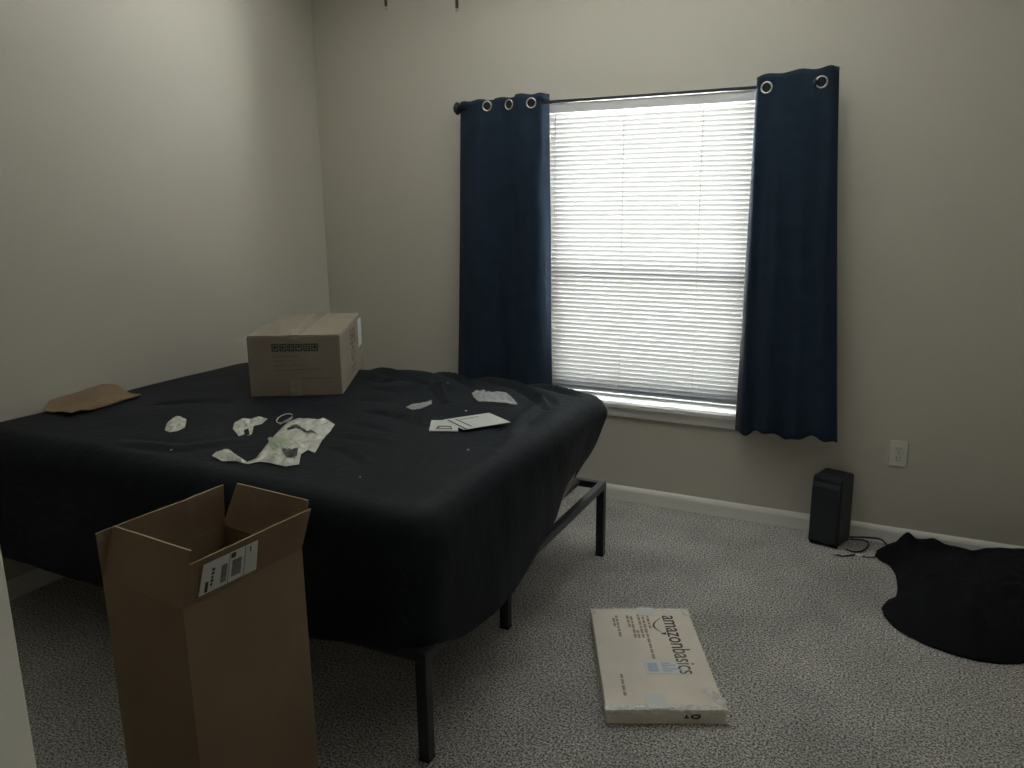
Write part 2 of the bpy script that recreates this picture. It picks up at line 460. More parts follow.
for (lx_, ly_) in ((FX1 - LG, FY0), (FX1 - LG, FY1 - LG), (FX0, FY0), (FX0, FY1 - LG), (-1.262, 2.376), (-2.15, 2.376), (FX0 + .1, 2.376)):
    leg = box('leg', (lx_, lx_ + LG, ly_, ly_ + LG, .008, FZ - RW), M['frame'], bf, bevel=.003)
    box('foot_cap', (lx_ - .001, lx_ + LG + .001, ly_ - .001, ly_ + LG + .001, 0, .010), M['plastic'], leg, bevel=.002)
for k in range(14):
    x = FX1 - .125 - k * .142
    box('cross_slat', (x - .011, x + .011, FY0 + RW, FY1 - RW, FZ - .022, FZ - .004), M['frame'], bf)


# ------------------------------------------------------------------ mattress and fitted sheet
def sstep(a, b_, x):
    t_ = max(0, min(1, (x - a) / (b_ - a))); return t_ * t_ * (3 - 2 * t_)


# long soft folds pulled across the top of the sheet (image traces laid on the mattress plane)
def trace(pts): return [onz(px, py, .755).xy for px, py in pts]


FOLDS = [(trace(p), a, w_) for p, a, w_ in (
    ([(372, 368), (400, 378), (425, 384), (441, 392), (446, 404)], .0085, .020),
    ([(392, 366), (430, 372), (462, 380), (478, 390)], .0075, .018),
    ([(430, 370), (480, 378), (518, 388), (541, 400), (546, 408)], .010, .020),
    ([(470, 374), (520, 381), (556, 389), (580, 396)], .008, .018),
    ([(500, 376), (545, 384), (580, 392)], .007, .014),
    ([(372, 388), (400, 392), (424, 390), (440, 383)], .0075, .017),
    ([(364, 412), (390, 416), (412, 421), (424, 428)], .007, .016),
    ([(340, 436), (366, 440), (392, 444)], .005, .02),
    ([(362, 400), (388, 402), (404, 400)], .006, .016),
    ([(366, 376), (386, 382), (398, 380)], .006, .014),
    ([(330, 446), (352, 452), (366, 462)], .005, .016),
    ([(540, 404), (520, 420), (505, 445)], .004, .03),
    ([(352, 424), (374, 428), (396, 434)], .004, .012),
    ([(150, 405), (200, 402), (244, 402)], .004, .02),
    ([(120, 440), (180, 446), (240, 440)], .003, .03))]


def foldz(x, y):
    p = Vector((x, y)); h_ = 0
    for tr, a, w_ in FOLDS:
        best = 9; ft = 0
        for k in range(len(tr) - 1):
            s, e_ = tr[k], tr[k + 1]; d = e_ - s; t_ = max(0, min(1, (p - s).dot(d) / d.length_squared))
            q = (p - (s + d * t_)).length
            if q < best: best = q; ft = (k + t_) / (len(tr) - 1)
        if best < w_ * 3:
            env = min(1, ft * 5, (1 - ft) * 5) * .8 + .2
            h_ += 2.6 * a * env * (math.exp(-(best / w_) ** 2 * 1.6) - .45 * math.exp(-((best - w_ * 1.4) / w_) ** 2 * 2))
    return h_


def soft_box(x0, x1, y0, y1, z0, z1, r, step, disp):
    bm = bmesh.new(); nx, ny, nz_ = int((x1 - x0) / step), int((y1 - y0) / step), int((z1 - z0) / step)
    cache = {}

    def V(i, j, k):
        if (i, j, k) not in cache:
            p = Vector((x0 + (x1 - x0) * i / nx, y0 + (y1 - y0) * j / ny, z0 + (z1 - z0) * k / nz_))
            rp = r * 1.5
            # round the plan corners, then the top edge
            c = Vector((max(x0 + rp, min(x1 - rp, p.x)), max(y0 + rp, min(y1 - rp, p.y)))); d = p.xy - c
            if d.length > 1e-9:
                q = c + d * (max(abs(d.x), abs(d.y)) / d.length); p.x, p.y = q.x, q.y; nrm2 = d.normalized()
            else: nrm2 = Vector((0, 0))
            # distance inside the plan outline
            din = rp - max(abs(d.x), abs(d.y)) if d.length > 1e-9 else rp
            dz = z1 - p.z
            if din < r and dz < r:
                a = (r - din) / r; b_ = (r - dz) / r; mlen = math.hypot(a, b_)
                if mlen > 1e-9:
                    f = max(a, b_) / mlen; na, nb = a * f, b_ * f
                    p.x -= nrm2.x * (a - na) * r; p.y -= nrm2.y * (a - na) * r; p.z = z1 - r + nb * r
            cache[(i, j, k)] = bm.verts.new(disp(p, nrm2))
        return cache[(i, j, k)]
    for i in range(nx):
        for j in range(ny):
            bm.faces.new((V(i, j, nz_), V(i + 1, j, nz_), V(i + 1, j + 1, nz_), V(i, j + 1, nz_))).smooth = True
    for k in range(nz_):
        for i in range(nx):
            bm.faces.new((V(i, 0, k), V(i + 1, 0, k), V(i + 1, 0, k + 1), V(i, 0, k + 1))).smooth = True
            bm.faces.new((V(i, ny, k), V(i + 1, ny, k), V(i + 1, ny, k + 1), V(i, ny, k + 1))).smooth = True
        for j in range(ny):
            bm.faces.new((V(0, j, k), V(0, j + 1, k), V(0, j + 1, k + 1), V(0, j, k + 1))).smooth = True
            bm.faces.new((V(nx, j, k), V(nx, j + 1, k), V(nx, j + 1, k + 1), V(nx, j, k + 1))).smooth = True
    return bm


SX0, SX1, SY0, SY1 = -3.145, -1.094, 1.640, 3.175


def taper(p):
    """how far the foot end pulls in toward its lower far corner"""
    return .155 * max(0, min(1, (.67 - p.z) / .32)) * sstep(2.25, 3.2, p.y) * sstep(-1.7, -1.2, p.x)


def crown(x, y):
    return .745 + .019 * sstep(-3.15, -2.6, x) * sstep(1.64, 2.2, y) - .012 * sstep(2.95, 3.18, y) - .008 * sstep(-1.5, -1.1, x) + .024 * sstep(2.92, 3.10, y) * math.exp(-((x + 2.12) / .26) ** 2) - .014 * math.exp(-((x + 2.47) / .40) ** 4 - ((y - 2.78) / .50) ** 4)


def topz(x, y): return crown(x, y) + foldz(x, y) + .003 * noise.noise(Vector((x * 5, y * 5, 1)))


def sheet_disp(p, n_):
    z = p.z; q = p.copy(); t_ = (z - .35) / (.735 - .35)
    if t_ > .0: q.z = .35 + t_ * (crown(p.x, p.y) - .35)
    if z > .60:
        wt = sstep(.60, .735, z); q.z += wt * (foldz(p.x, p.y) + .003 * noise.noise(Vector((p.x * 5, p.y * 5, 1))))
    side = 1 - sstep(.62, .72, z)
    # hem sags along the foot end and along the near side
    hem = 1 - sstep(.35, .50, z)
    near = sstep(1.78, 1.64, p.y)
    foot = sstep(-1.25, -1.10, p.x)
    sag = .045 * foot * sstep(1.68, 1.85, p.y) * (1 - sstep(2.15, 2.5, p.y)) + .050 * near * sstep(-1.2, -2.5, p.x) + .018 * near
    q.z -= hem * sag
    q.z += hem * .04 * sstep(-1.35, -1.15, p.x) * sstep(2.62, 2.85, p.y) * (1 - sstep(3.0, 3.12, p.y)); q.x += hem * foot * .028 * math.exp(-((p.y - 2.02) / .2) ** 2)
    q.y -= hem * near * .032 * sstep(-1.22, -1.5, p.x)
    q.x -= taper(p)
    bulge = .012 * math.sin(PI * max(0, min(1, (z - .35) / .36)))
    w_ = noise.noise(Vector((p.x * 3, p.y * 3, z * 7))) * .010 + noise.noise(Vector((p.x * 11, p.y * 11, z * 4 + 5))) * .004
    amt = side * (bulge + w_)
    q.x += n_.x * amt; q.y += n_.y * amt
    if p.x < -3.05: q.x = max(q.x, -3.147)
    return q


mt = thing('mattress', 'thick beige mattress mostly hidden by the black sheet, lower edge bare at the foot', 'mattress', (-2.1, 2.4, FZ))


def m_disp(p, n_):
    q = p.copy(); t_ = (p.z - .352) / (.72 - .352); q.z = .352 + t_ * (crown(p.x, p.y) - .022 - .352)
    q.x -= taper(Vector((p.x, p.y, max(p.z, .36)))) * .93
    return q


obj('core', soft_box(SX0 + .018, SX1 - .02, SY0 + .03, SY1 - .025, .352, .72, .07, .04, m_disp), M['mattress'], mt, fix=True)
bm = bmesh.new()
pp = [m_disp(Vector((x, y, .37)), Vector((0, 0))) for x, y in [(SX1 - .016, 1.75 + k * .066) for k in range(21)]]
add_tube(bm, [p + Vector((.0, 0, -.004)) for p in pp], .006, 8); obj('edge_piping', bm, M['mattress'], mt)
bm = soft_box(SX0, SX1, SY0, SY1, .35, .735, .085, .0145, sheet_disp)
sh = obj('fitted_sheet', bm, M['sheet']); tag(sh, 'black fitted sheet stretched over the mattress against the left wall', 'bed sheet')
md = sh.modifiers.new('thick', 'SOLIDIFY'); md.thickness = .002; md.offset = -1


# ------------------------------------------------------------------ cartons
def frame2(o, ex, ey):
    """local frame: x along ex, y along ey (horizontal), z up, origin o"""
    ex = Vector((ex[0], ex[1], 0)).normalized(); ey = Vector((ey[0], ey[1], 0)).normalized()
    return Matrix(((ex.x, ey.x, 0, o[0]), (ex.y, ey.y, 0, o[1]), (0, 0, 1, o[2]), (0, 0, 0, 1)))


def plate(name, T_, corners, th, nrm, m_, parent, bevel=0):
    """flat quad given in local coords, thickened along nrm"""
    bm = bmesh.new(); a = [bm.verts.new(T_ @ Vector(c)) for c in corners]; nn = Vector(nrm) * th
    b_ = [bm.verts.new(T_ @ (Vector(c) + nn)) for c in corners]; k = len(corners)
    bm.faces.new(a[::-1]); bm.faces.new(b_)
    for i in range(k): bm.faces.new((a[i], a[(i + 1) % k], b_[(i + 1) % k], b_[i]))
    return obj(name, bm, m_, parent, bevel=bevel)


def board(bm, quad, th):
    """bilinear card panel with thickness th (towards -normal)"""
    q = [Vector(v) for v in quad]; nn = (q[1] - q[0]).cross(q[3] - q[0]).normalized()
    a = [bm.verts.new(v) for v in q]; b_ = [bm.verts.new(v - nn * th) for v in q]
    bm.faces.new(a); bm.faces.new(b_[::-1])
    for i in range(4): bm.faces.new((a[(i + 1) % 4], a[i], b_[i], b_[(i + 1) % 4]))


# -- tall open carton in front of the bed
Lp, Fp, Rp = onz(110, 574, .7), onz(183, 610, .7), onz(302, 548, .7)
ax = (Rp - Fp); ay = (Lp - Fp); ay = ay - ax * (ay.dot(ax) / ax.length_squared) * .6
Lp = Fp + ay; Bp = Lp + Rp - Fp
oc = (Fp + Bp) / 2
carton = thing('open_carton', 'tall open brown cardboard box with raised flaps, standing on the carpet before the bed', 'cardboard box', (oc.x, oc.y, 0))
DN = Vector((0, 0, -.7)); TH = .005
names = [('front_side', Fp, Rp), ('side', Rp, Bp), ('back_side', Bp, Lp), ('side', Lp, Fp)]
cen = (Fp + Bp) / 2
bm = bmesh.new()


def wallpanel(bm, a, b_, top_z, bot_z, th, bow=.0):
    """vertical card side with a subtle bow"""
    d = (b_ - a); n_ = Vector((d.y, -d.x, 0)).normalized()
    if (a + d * .5 - cen).dot(n_) < 0: n_ = -n_
    G = []; NU, NV = 8, 14
    for side in (0, 1):
        g_ = []
        for j in range(NV + 1):
            zz = bot_z + (top_z - bot_z) * j / NV; row = []
            for i in range(NU + 1):
                u = i / NU; p = a + d * u; k = bow * math.sin(PI * u) * math.sin(PI * j / NV)
                row.append(bm.verts.new((p.x + n_.x * (k - th * side), p.y + n_.y * (k - th * side), zz)))
            g_.append(row)
        G.append(g_)
    for g_ in G:
        for j in range(NV):
            for i in range(NU): bm.faces.new((g_[j][i], g_[j][i + 1], g_[j + 1][i + 1], g_[j + 1][i]))
    A_, B_ = G
    for j in range(NV):
        for i in (0, NU): bm.faces.new((A_[j][i], B_[j][i], B_[j + 1][i], A_[j + 1][i]))
    for i in range(NU):
        for j in (0, NV): bm.faces.new((A_[j][i], A_[j][i + 1], B_[j][i + 1], B_[j][i]))


for k, (nm, a, b_) in enumerate(names): wallpanel(bm, a, b_, .7, .004, TH, .006)
fl = [Vector((p.x, p.y, .002)) for p in (Fp, Rp, Bp, Lp)]
a_ = [bm.verts.new(v) for v in fl]; b2 = [bm.verts.new(v + Vector((0, 0, .006))) for v in fl]
bm.faces.new(a_[::-1]); bm.faces.new(b2)
for i in range(4): bm.faces.new((a_[i], a_[(i + 1) % 4], b2[(i + 1) % 4], b2[i]))
obj('box_body', bm, M['kraft'], carton)


def tip(px, py, hp, axv):
    axv = Vector((axv.x, axv.y, 0)).normalized(); r = ray(px, py); t_ = ((hp - CAM).dot(axv)) / r.dot(axv); return CAM + r * t_


def flap(a, b_, ta, tb, crease=None, seed=0):
    """flap hinged on a-b with free corners ta, tb; two-sided card with slight warp"""
    bm = bmesh.new(); NU, NV = 12, 5
    d = (b_ - a).normalized(); n_ = Vector((d.y, -d.x, 0))
    if (((a + b_) / 2) - cen).dot(n_) < 0: n_ = -n_
    # inset hinge a hair inside the side
    G = []
    for side in (0, 1):
        g_ = []
        for j in range(NV + 1):
            row = []
            for i in range(NU + 1):
                u, v = i / NU, j / NV; p = (a.lerp(b_, u)).lerp(ta.lerp(tb, u), v)
                wv = .003 * noise.noise(Vector((u * 3 + seed, v * 2, seed))) * v
                if crease: wv -= .007 * math.exp(-((u - crease) / .05) ** 2) * v
                row.append(bm.verts.new(p + n_ * (wv - TH * .8 * side)))
            g_.append(row)
        G.append(g_)
    for s, g_ in enumerate(G):
        for j in range(NV):
            for i in range(NU):
                bm.faces.new((g_[j][i], g_[j][i + 1], g_[j + 1][i + 1], g_[j + 1][i]))
    A_, B_ = G
    for j in range(NV):
        for i in (0, NU): bm.faces.new((A_[j][i], B_[j][i], B_[j + 1][i], A_[j + 1][i]))
    for i in range(NU):
        f = bm.faces.new((A_[NV][i], A_[NV][i + 1], B_[NV][i + 1], B_[NV][i])); f.material_index = 1
        bm.faces.new((A_[0][i], A_[0][i + 1], B_[0][i + 1], B_[0][i]))
    return obj('flap', bm, [M['kraft'], M['kraft_edge']], carton)


fFa, fRa = tip(190, 565, Fp, ax), tip(311, 508.5, Rp, ax)
front = flap(Fp, Rp, fFa, fRa, seed=1)
flap(Fp, Lp, tip(190.5, 551, Fp, ay), tip(113, 526, Lp, ay), seed=2)
flap(Bp, Lp, tip(222.5, 484.5, Bp, ax), tip(95, 533.5, Lp, ax), crease=.36, seed=3)
flap(Rp, Bp, tip(309, 500, Rp, ay), tip(238, 483, Bp, ay), seed=4)
# shipping label across the front flap fold
fo = Fp; fx = (Rp - Fp).normalized(); upv = ((fFa - Fp) * .5 + (fRa - Rp) * .5).normalized()
fn = fx.cross(upv); 
if (fo - cen).dot(fn) < 0: fn = -fn


def flappt(u, v, off=.0): return Fp + fx * u + upv * v + fn * (.0045 + off)


def solve_flap(px, py):
    r = ray(px, py); pl = flappt(0, 0); t_ = (pl - CAM).dot(fn) / r.dot(fn); p = CAM + r * t_ - Fp
    return p.dot(fx), p.dot(upv)


lc = [solve_flap(*p) for p in ((203.5, 565), (258, 540), (256, 569), (198.5, 597))]


def flapquad(cs, m_, off, parent, name):
    """cs in the label's own unit square"""
    def bil(s, t_):
        a = Vector(lc[0]).lerp(Vector(lc[1]), s); b_ = Vector(lc[3]).lerp(Vector(lc[2]), s); c = a.lerp(b_, t_); return flappt(c.x, c.y, off)
    bm = bmesh.new()
    for (s0, s1, t0, t1) in cs:
        a = [bm.verts.new(bil(*q)) for q in ((s0, t0), (s1, t0), (s1, t1), (s0, t1))]
        b_ = [bm.verts.new(bil(*q) + fn * .0006) for q in ((s0, t0), (s1, t0), (s1, t1), (s0, t1))]
        bm.faces.new(a[::-1]); bm.faces.new(b_)
        for i in range(4): bm.faces.new((a[i], a[(i + 1) % 4], b_[(i + 1) % 4], b_[i]))
    return obj(name, bm, m_, parent)


lab = flapquad([(0, 1, 0, 1)], M['label'], 0, front, 'shipping_label')
lab['label'] = 'white shipping label'
rnd = random.Random(5); cs = []
cs.append((.50, .58, .04, .20))                     # black square
for k in range(9): cs.append((.34 + .0, .44, .30 + k * .065, .33 + k * .065 + rnd.random() * .012))
for k in range(10): cs.append((.53, .70, .30 + k * .055, .325 + k * .055 + rnd.random() * .012))
for k in range(5): cs.append((.17, .20 + rnd.random() * .02, .25 + k * .12, .33 + k * .12))
cs += [(.08, .13, .62, .95), (.85, .87, .10, .26), (.755, .762, .02, .98), (.47, .475, .02, .98)]
flapquad(cs, M['ink'], .0007, front, 'label_print')


# -- text helper: lettering turned into mesh
def text_mesh(name, s, size, T_, m_, parent, ext=.0004, sx=1.0, align='LEFT', shear=0.0):
    cu = bpy.data.curves.new('t', 'FONT'); cu.body = s; cu.size = size; cu.extrude = ext; cu.align_x = align; cu.shear = shear
    to = bpy.data.objects.new('t', cu); C.objects.link(to); bpy.context.view_layer.update()
    me = bpy.data.meshes.new_from_object(to.evaluated_get(bpy.context.evaluated_depsgraph_get()))
    bpy.data.objects.remove(to); me.name = name
    me.transform(T_ @ Matrix.Diagonal((sx, 1, 1, 1))); me.materials.clear(); me.materials.append(m_)
    o = bpy.data.objects.new(name, me); C.objects.link(o); o.parent = parent; o.matrix_parent_inverse = PMI.get(parent.name, Matrix.Identity(4))
    return o


# -- closed carton on the bed
zb = .752
FLb, FRb, RBb = onz(251, 397, zb), onz(343, 395, zb), onz(364, 364, zb)
ex = (FRb - FLb); ey = (RBb - FRb); ey = ey - ex * (ey.dot(ex) / ex.length_squared)
W_, D_, H_ = ex.length, ey.length, .260
T_ = frame2(FLb, ex, ey)
# frame2 wants origin on the sheet
bc = T_ @ Vector((W_ / 2, D_ / 2, 0))
cb = thing('shipping_carton', 'closed brown cardboard carton taped along the top, standing on the bed near the wall corner', 'cardboard box', (bc.x, bc.y, zb))
bm = bmesh.new(); add_box(bm, 0, W_, 0, D_, 0, H_ - .004, mtx=T_); bd = obj('box_body', bm, M['kraft_mid'], cb, bevel=.004)
for x0, x1 in ((0.002, W_ / 2 - .0015), (W_ / 2 + .0015, W_ - .002)):
    bm = bmesh.new(); add_box(bm, x0, x1, .001, D_ - .001, H_ - .004, H_, mtx=T_); obj('top_flap', bm, M['kraft_mid'], cb, bevel=.0015)
bm = bmesh.new(); add_box(bm, W_ / 2 - .024, W_ / 2 + .024, -.0006, D_ + .0006, H_, H_ + .0006, mtx=T_)
add_box(bm, W_ / 2 - .024, W_ / 2 + .024, -.0010, -.0002, H_ - .018, H_ + .0006, mtx=T_)
add_box(bm, W_ / 2 - .024, W_ / 2 + .024, -.0010, -.0002, 0, .07, mtx=T_)
obj('packing_tape', bm, M['tape'], cb)
# printed pictograms and lines on the near face (x right, z up)
bm = bmesh.new()


def fr_rect(x0, x1, z0, z1): add_box(bm, x0 * W_, x1 * W_, -.0008, -.0001, z0 * H_, z1 * H_, mtx=T_)


def pict(cx, kind):
    s = .037; zc = .80
    fr_rect(cx - s, cx + s, zc - .060, zc - .040); fr_rect(cx - s, cx + s, zc + .040, zc + .060)
    fr_rect(cx - s, cx - s + .012, zc - .05, zc + .05); fr_rect(cx + s - .012, cx + s, zc - .05, zc + .05)
    if kind == 0:
        fr_rect(cx - .018, cx + .018, zc - .02, zc + .03)
    elif kind == 1:
        fr_rect(cx - .02, cx - .004, zc - .03, zc + .03); fr_rect(cx - .004, cx + .018, zc - .01, zc + .02)
    elif kind == 2:
        fr_rect(cx - .016, cx - .006, zc - .03, zc + .02); fr_rect(cx + .006, cx + .016, zc - .03, zc + .02); fr_rect(cx - .02, cx - .002, zc + .015, zc + .03); fr_rect(cx + .002, cx + .02, zc + .015, zc + .03)
    elif kind == 3:
        fr_rect(cx - .018, cx + .018, zc + .0, zc + .03); fr_rect(cx - .003, cx + .003, zc - .03, zc + .03)
    else:
        fr_rect(cx - .02, cx + .02, zc - .025, zc - .005); fr_rect(cx - .012, cx + .012, zc + .003, zc + .028)


for k, cx in enumerate((.30, .385, .47, .555, .64, .725)): pict(cx, k % 5)
obj('pictograms', bm, M['ink'], cb)
rnd = random.Random(8)
for blk in (((.66, .27, .55), (.59, .27, .50), (.51, .27, .60), (.44, .28, .75)), ((.29, .58, .93), (.22, .80, .88))):
    bm = bmesh.new()
    for zz, x0, x1 in blk:
        x = x0
        while x < x1:
            wd = rnd.uniform(.008, .022); fr_rect(x, x + wd, zz - .011, zz + .011 * rnd.uniform(.3, 1)); x += wd + rnd.uniform(.006, .016)
    obj('printed_lines', bm, M['inkdim'], cb)
# right face marks: square sign, an oval, a smear and a white label (y depth, z up)
bm = bmesh.new()


def rt_rect(y0, y1, z0, z1, th=.0008): add_box(bm, W_ + .0001, W_ + th, y0 * D_, y1 * D_, z0 * H_, z1 * H_, mtx=T_)


rt_rect(.42, .455, .62, .88); rt_rect(.60, .635, .62, .88); rt_rect(.42, .63, .62, .65); rt_rect(.42, .63, .85, .88)
rt_rect(.48, .57, .70, .80)
for a in range(18):
    th = 2 * PI * a / 18; yy, zz = .52 + .055 * math.cos(th), .45 + .12 * math.sin(th); rt_rect(yy - .014, yy + .014, zz - .02, zz + .02)
for k in range(7): rt_rect(.42 + k * .035, .44 + k * .035, .20, .25 - (k % 2) * .02)
for k in range(5): rt_rect(.46 + k * .035, .475 + k * .035, .12, .16)
obj('side_print', bm, M['inkbrown'], cb)
bm = bmesh.new(); rt_rect(.80, .97, .42, .94, .0009); o = obj('shipping_label', bm, M['label'], cb); o['label'] = 'white label'

# -- flat carton lying on the carpet
zt = .052
q = [onz(590.5, 608, zt), onz(685, 608.5, zt), onz(729, 709, zt), onz(606, 709.5, zt)]
ex = ((q[2] - q[3]) + (q[1] - q[0])) / 2; ey = ((q[0] - q[3]) + (q[1] - q[2])) / 2; W2, D2 = ex.length, ey.length
c0 = (q[0] + q[1] + q[2] + q[3]) / 4; ex.normalize(); ey = (ey - ex * ey.dot(ex)).normalized()
o0 = c0 - ex * W2 / 2 - ey * D2 / 2; T2 = frame2((o0.x, o0.y, 0), ex, ey); H2 = zt
flat = thing('flat_carton', 'flat brown cardboard carton with printed lettering, lying on the carpet right of the bed', 'cardboard box', (c0.x, c0.y, 0))
bm = bmesh.new(); add_box(bm, 0, W2, 0, D2, .001, H2, mtx=T2); obj('box_body', bm, M['kraft_pale'], flat, bevel=.003)
# glossy tape, highlights put into its pale colour, over both ends, wrapping the edge raggedly
for yy, s in ((0, 1), (D2, -1)):
    bm = bmesh.new(); K = 40; rows = []
    for i in range(K + 1):
        x = -.003 + (W2 + .006) * i / K; wd = (.022 if s > 0 else .012) + .005 * noise.noise(Vector((i * .8, s, 2))); w2 = .017 + .004 * noise.noise(Vector((i * .7, s, 9)))
        jit = .0008 * noise.noise(Vector((i * 1.3, s, 4)))
        rows.append([bm.verts.new(T2 @ Vector((x, yy + s * wd, H2 + .0006))), bm.verts.new(T2 @ Vector((x, yy + s * .006, H2 + .0022 + jit))), bm.verts.new(T2 @ Vector((x, yy - s * .0018, H2 - .0015 + jit))), bm.verts.new(T2 @ Vector((x, yy - s * .0012, H2 - w2)))])
    for i in range(K):
        for k in range(3): bm.faces.new((rows[i][k], rows[i][k + 1], rows[i + 1][k + 1], rows[i + 1][k]))
    o = obj('end_tape', bm, M['ptape'], flat); md = o.modifiers.new('t', 'SOLIDIFY'); md.thickness = .0006
    o['label'] = 'shiny clear tape, highlights in its whitish colour'


def top_plate(name, x0, x1, y0, y1, m_, parent, off=.0004, rot=0, label=None):
    bm = bmesh.new(); cx, cy = (x0 + x1) / 2, (y0 + y1) / 2
    Rm = T2 @ Matrix.Translation((cx, cy, 0)) @ Matrix.Rotation(rot, 4, 'Z') @ Matrix.Translation((-cx, -cy, 0))
    add_box(bm, x0, x1, y0, y1, H2 + off - .0004, H2 + off + .0004, mtx=Rm); o = obj(name, bm, m_, parent)
    if label: o['label'] = label
    return o


l1 = top_plate('paper_label', .148, .285, D2 * .30, D2 * .425, M['label'], flat, label='white printed label')
top_plate('label_print', .158, .190, D2 * .325, D2 * .40, M['labelblue'], l1, off=.0013)
for k in range(5): top_plate('label_print', .205, .205 + (.03, .05, .02, .045, .03)[k], D2 * (.325 + k * .018), D2 * (.330 + k * .018), M['labelblue'], l1, off=.0013)
top_plate('tape_strip', .127, .190, -.001, D2 * .12, M['label'], flat, off=.0028, rot=.03, label='whitish tape strip on the near end')
top_plate('tape_strip', .170, .232, D2 * .905, D2 + .001, M['label'], flat, off=.0020, rot=-.02, label='whitish tape strip on the far end')
top_plate('corner_tape', W2 - .026, W2 + .001, D2 * .905, D2 * .99, M['ptape'], flat, off=.0018, rot=.1)
top_plate('corner_tape', .001, .016, D2 * .93, D2 * .99, M['ptape'], flat, off=.0018)
bm = bmesh.new()
rr = [T2 @ Vector(v) for v in ((W2 - .055, .10, H2 + .003), (W2 - .02, .085, H2 + .006), (W2 + .004, .03, H2 + .014), (W2 + .002, -.002, H2 + .001), (W2 - .022, .03, H2 + .002))]
bm.faces.new([bm.verts.new(v) for v in rr]); bmesh.ops.triangulate(bm, faces=bm.faces); o = obj('corner_tape', bm, M['ptape'], flat); md = o.modifiers.new('t', 'SOLIDIFY'); md.thickness = .0008; o['label'] = 'torn tape tab sticking up'
# lettering runs from the far end toward the near end, tops of letters to the right
Rt = T2 @ Matrix.Translation((.0, 0, H2 + .0005)) @ Matrix.Rotation(-PI / 2, 4, 'Z')
# local text frame: +x -> box -y, +y -> box +x
t0 = D2 * .935
lg = text_mesh('printed_logo', 'amazon', .086, Rt @ Matrix.Translation((-t0 + .015, .257, 0)), M['ink'], flat, sx=.84)
ln = max((Rt.inverted() @ v.co).x for v in lg.data.vertices)
text_mesh('printed_logo', 'basics', .088, Rt @ Matrix.Translation((ln + .004, .257, 0)), M['inkbrown'], flat, sx=.74)
bm = bmesh.new(); pa = []
for k in range(17):
    u = k / 16; pa.append((-t0 + .034 + u * .105, .250 - .030 * math.sin(PI * u) - .006 * u, .002 + .005 * (1 - abs(u - .55)) * math.sin(PI * min(1, u + .05))))
va = []
for x, y, w_ in pa:
    va.append((bm.verts.new(Rt @ Vector((x, y + w_ * .5, .0004))), bm.verts.new(Rt @ Vector((x, y - w_ * .5, .0004)))))
for a, b_ in zip(va, va[1:]): bm.faces.new((a[0], a[1], b_[1], b_[0]))
ar = [bm.verts.new(Rt @ Vector(v)) for v in ((-t0 + .132, .254, .0004), (-t0 + .150, .252, .0004), (-t0 + .143, .234, .0004))]; bm.faces.new(ar)
o = obj('printed_smile', bm, M['ink'], flat); md = o.modifiers.new('t', 'SOLIDIFY'); md.thickness = .0005
rnd = random.Random(3)
bm = bmesh.new()


def words(v, u0, u1, hgt=.010):
    """a line of small print at box x = v running down the box"""
    u = u0
    while u < u1:
        wd = rnd.uniform(.010, .030); add_box(bm, v - hgt * rnd.uniform(.35, .5), v + hgt * .45, D2 * (1 - u) - wd, D2 * (1 - u), H2 + .0001, H2 + .0007, mtx=T2); u += (wd + .007) / D2


for v, a, b_ in ((.090, .09, .28), (.078, .12, .19), (.130, .09, .19), (.143, .10, .30), (.170, .07, .32), (.186, .06, .52), (.203, .08, .24), (.155, .26, .33)):
    words(v, a, b_)
obj('small_print', bm, M['inkpale'], flat)
bm = bmesh.new(); words(.066, .70, .88); obj('small_print', bm, M['inkpale'], flat)
bm = bmesh.new()   # handling signs printed on the near edge
for a in range(14):
    th = 2 * PI * a / 14; add_box(bm, .270 + .012 * math.cos(th) - .003, .270 + .012 * math.cos(th) + .003, -.0025, -.0018, .028 + .006 * math.sin(th) - .002, .028 + .006 * math.sin(th) + .002, mtx=T2)
add_box(bm, .235, .250, -.0025, -.0018, .022, .026, mtx=T2); add_box(bm, .239, .245, -.0025, -.0018, .026, .034, mtx=T2)
obj('edge_print', bm, M['ink'], flat)

# ------------------------------------------------------------------ loose things on the bed


def inside(p, poly):
    c = False; n_ = len(poly)
    for i in range(n_):
        a, b_ = poly[i], poly[(i + 1) % n_]
        if (a[1] > p[1]) != (b_[1] > p[1]) and p[0] < (b_[0] - a[0]) * (p[1] - a[1]) / (b_[1] - a[1]) + a[0]: c = not c
    return c


def dist_edge(p, poly):
    best = 9; p = Vector(p)
    for i in range(len(poly)):
        a, b_ = Vector(poly[i]), Vector(poly[(i + 1) % len(poly)]); d = b_ - a
        t_ = max(0, min(1, (p - a).dot(d) / d.length_squared)); best = min(best, (p - (a + d * t_)).length)
    return best


